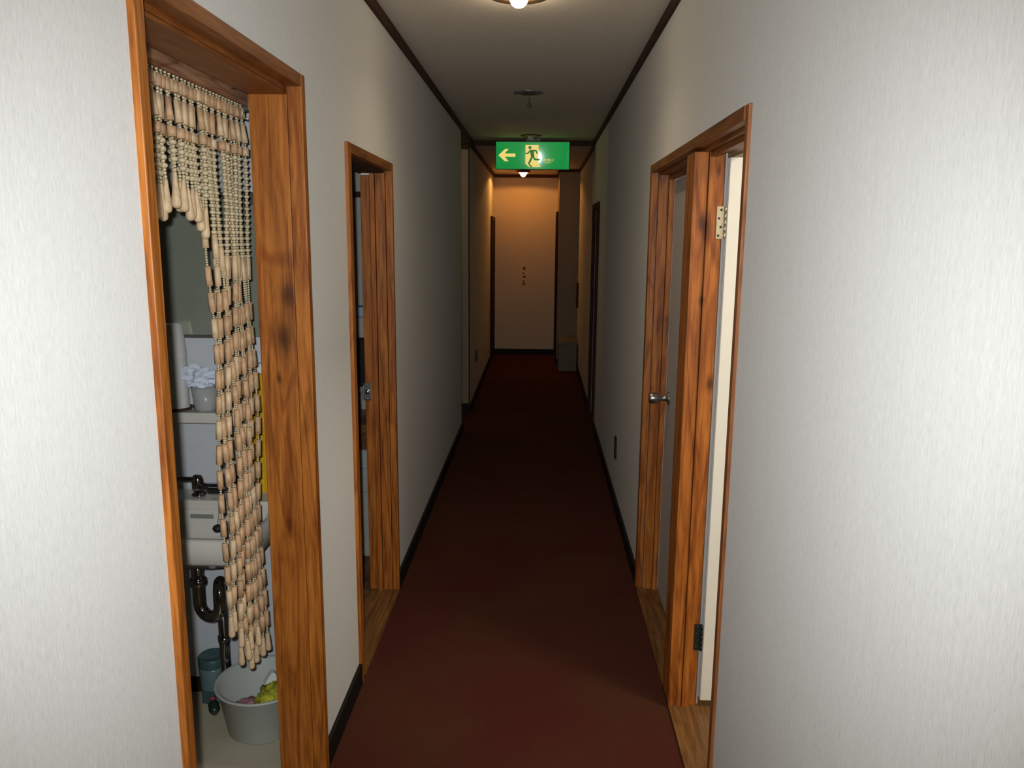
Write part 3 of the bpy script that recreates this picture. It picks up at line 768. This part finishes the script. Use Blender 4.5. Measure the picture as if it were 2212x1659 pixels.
# small hook on the jamb
t = thing('hook', 'tiny brass screw hook on the back edge of the nearest left doorway', 'hook', (-.765, 2.06, 1.84))
m = MB(); m.tube([(-.7385, 2.076, 1.838), (-.748, 2.076, 1.838), (-.757, 2.076, 1.843), (-.757, 2.076, 1.853), (-.751, 2.076, 1.857)], .0022, 8); m.build('screw_hook', M['brass'], t)

# ------------------------------------------------------------------ side room contents (second left doorway)
t = thing('kitchen_cabinet', 'grey-white low cabinet seen through the second left doorway', 'cabinet', (-1.2, 3.83, 0))
B(-1.7, -.74, 3.672, KY-.0005, .0, .545, .002).build('carcass', M['cabinet'], t)
for x0, x1 in ((-1.69, -1.22), (-1.215, -.75)):
    B(x0, x1, 3.660, 3.6715, .455, .540, .003).build('drawer', M['cabinet'], t)
    B(x0, x1, 3.660, 3.6715, .335, .448, .003).build('drawer', M['cabinet'], t)
    B(x0, x1, 3.660, 3.6715, .01, .328, .003).build('door', M['cabinet'], t)
t = thing('counter', 'dark brown countertop on the low cabinet behind the second left doorway', 'counter', (-1.2, 3.83, .546))
B(-1.7, -.74, 3.650, KY-.0005, .546, .668, .003).build('slab', M['floorwood2'], t)
t = thing('wall_shelf', 'pale wall shelf above the black appliance, seen through the second left doorway', 'shelf', (-1.2, 3.93, 1.07))
B(-1.7, -.74, 3.87, KY-.0005, 1.055, 1.155, .003).build('board', M['cabinet'], t)
t = thing('tissue_box', 'blue-grey box on the pale shelf behind the second left doorway', 'box', (-.92, 3.93, 1.156))
B(-.975, -.862, 3.885, 3.985, 1.1555, 1.205, .003).build('carton', M['bluebox'], t)
m = MB(); m.lathe([(.012, 1.205), (.018, 1.214), (.009, 1.224), (0, 1.228)], (-.93, 3.935, 0), 8, sx=1.5, sy=.5); m.build('tissue', M['tissue'], t)
t = thing('appliance', 'black boxy appliance under the pale shelf behind the second left doorway', 'appliance', (-1.0, 3.9, .80))
B(-1.25, -.80, 3.83, KY-.0005, .815, 1.05, .006).build('case', M['black'], t)
B(-1.22, -.83, 3.826, 3.8295, .85, 1.02).build('screen', M['black'], t)
t = thing('wall_bracket', 'pale bracket shelf holding the black appliance', 'bracket', (-1.0, 3.9, .79))
B(-1.28, -.78, 3.85, KY-.0005, .785, .8145, .003).build('plate', M['cabinet'], t)
t = thing('power_cable', 'thin dark cable hanging below the black appliance', 'cable', (-.905, 3.9, .67))
m = MB(); m.tube([(-.918, 3.86, .784), (-.899, 3.87, .75), (-.890, 3.88, .71), (-.898, 3.89, .68), (-.915, 3.90, .669)], .0028, 8); m.build('cord', M['black'], t)
t = thing('hanging_rail', 'dark wooden wall rail high up behind the second left doorway', 'rail', (-1.2, 3.98, 1.73))
B(-1.7, -.74, 3.975, KY-.0005, 1.735, 1.762, .002).build('bar', M['dkwoodZ'], t)

# ------------------------------------------------------------------ small corridor things
t = thing('wall_outlet', 'dark outlet plate low on the right wall before the double doorway', 'outlet', (XR, 4.54, .34))
B(XR-.009, XR, 4.505, 4.575, .278, .406, .002).build('plate', M['dkwoodZ'], t)
B(XR-.011, XR-.0091, 4.525, 4.555, .305, .335).box(XR-.011, XR-.0091, 4.525, 4.555, .35, .38).build('socket', M['black'], t)
t = thing('wall_outlet', 'small black outlet plate low on the left wall past the side passage', 'outlet', (XL, 7.7, .41))
B(XL, XL+.009, 7.63, 7.77, .355, .462, .002).build('plate', M['black'], t)
B(XL+.0091, XL+.011, 7.66, 7.74, .38, .44).build('socket', M['grey'], t)
t = thing('storage_box', 'darkened box with a lid standing at the far right end of the corridor', 'box', (.345, 9.45, 0))
B(.236, .446, 9.27, 9.72, .0, .315, .003).build('body', M['farbox'], t)
B(.230, .447, 9.262, 9.725, .3155, .352, .004).build('lid', M['farbox'], t)
t = thing('wall_handset', 'narrow dark box on the right wall above the darkened storage box', 'wall box', (XR, 9.55, .72))
B(XR-.022, XR, 9.50, 9.60, .73, 1.02, .004).build('case', M['dkwoodZ'], t)
B(XR-.026, XR-.0225, 9.52, 9.58, .93, 1.0, .002).build('cover', M['farbox'], t)
# faint marks on the end wall
t = thing('wall_marks', 'short upright row of small dark marks on the orange end wall', 'lettering', (-.207, YE, .93))
ye = YE
m = MB(); px = lambda x, y: (-.207+(x-530)/1161*.42-.0, 1.191-(y-530)/(1270-530)*.266)
m.prism([px(470,700), px(590,700), px(545,560), px(520,600)], ye-.002, ye-.0002); m.build('mark', M['ink'], t)
m = MB(); m.prism([px(490,800), px(560,820), px(550,860), px(485,850)], ye-.002, ye-.0002); m.build('mark', M['ink'], t)
m = MB(); m.prism([px(480,920), px(540,930), px(595,930), px(590,980), px(550,1020), px(500,985)], ye-.002, ye-.0002); m.build('mark', M['ink'], t)
m = MB(); m.prism([px(490,1090), px(545,1100), px(550,1190), px(600,1260), px(500,1250), px(440,1215), px(515,1190)], ye-.002, ye-.0002); m.build('mark', M['ink'], t)

# ------------------------------------------------------------------ camera
cam = bpy.data.cameras.new('camera'); co = bpy.data.objects.new('camera', cam); COL.objects.link(co)
cam.sensor_width = 36; cam.lens = 1720.4/2212*36; cam.clip_start = .02; cam.clip_end = 60
ex, ey, ez = Vector((.99935443,.03484869,.00873499)), Vector((-.01491025,.18109892,.98335185)), Vector((.03268663,-.98284727,.18150161))
ez.normalize(); ex = (ex - ez*ex.dot(ez)).normalized(); ey = ez.cross(ex)
Mx = Matrix(((ex.x, ey.x, ez.x, 0), (ex.y, ey.y, ez.y, 0), (ex.z, ey.z, ez.z, 1.55), (0, 0, 0, 1)))
co.matrix_world = Mx
SC.camera = co

# ------------------------------------------------------------------ lights
def light(name, kind, loc, energy, col, size=.02, rot=None, **kw):
    l = bpy.data.lights.new(name, kind); l.energy = energy; l.color = col
    if kind in ('POINT', 'SPOT'): l.shadow_soft_size = size
    if kind == 'AREA': l.size = size
    for k_, v_ in kw.items(): setattr(l, k_, v_)
    o = bpy.data.objects.new(name, l); COL.objects.link(o); o.location = loc
    if rot is not None: o.rotation_euler = rot
    return o
# the camera's own flash, up and to the left of the lens
fl = light('camera_flash', 'SPOT', (0, 0, 0), 145, (.935, .985, 1.03), .012, spot_size=math.radians(98), spot_blend=1.0)
fl.matrix_world = Matrix.Translation(Mx.to_translation() - ex*.036 + ey*.038 - ez*.01) @ Mx.to_3x3().to_4x4()
# corridor and room lamps, plus one added fill
light('lamp_glow', 'SPOT', (-.086, 2.95, 2.325), 9, (1, .82, .55), .03, spot_size=math.radians(150), spot_blend=1.0)
light('lamp_halo', 'POINT', (-.086, 2.95, 2.322), 1.6, (1, .80, .52), .03)
light('lamp_passage', 'POINT', (-1.3, 6.57, 2.1), 2.6, (1, .74, .38), .05)
light('fill_behind', 'POINT', (-.086, -1.6, 2.20), 16, (1, .88, .70), .05)  # added unseen fill behind the camera, warms and lifts the ambient light
light('lamp_end', 'POINT', (-.217, 9.95, ZC2-.0115), 21, (1, .42, .09), .005)
light('room_lamp', 'AREA', (1.35, 1.75, 2.27), 22, (1, .92, .76), .4)

w = bpy.data.worlds.new('world'); SC.world = w; w.use_nodes = True
w.node_tree.nodes['Background'].inputs[0].default_value = (.5, .45, .4, 1); w.node_tree.nodes['Background'].inputs[1].default_value = 0.0
SC.view_settings.view_transform = 'Standard'; SC.view_settings.look = 'None'
SC.view_settings.exposure = 0.0; SC.view_settings.gamma = 1.0
SC.view_settings.use_curve_mapping = False
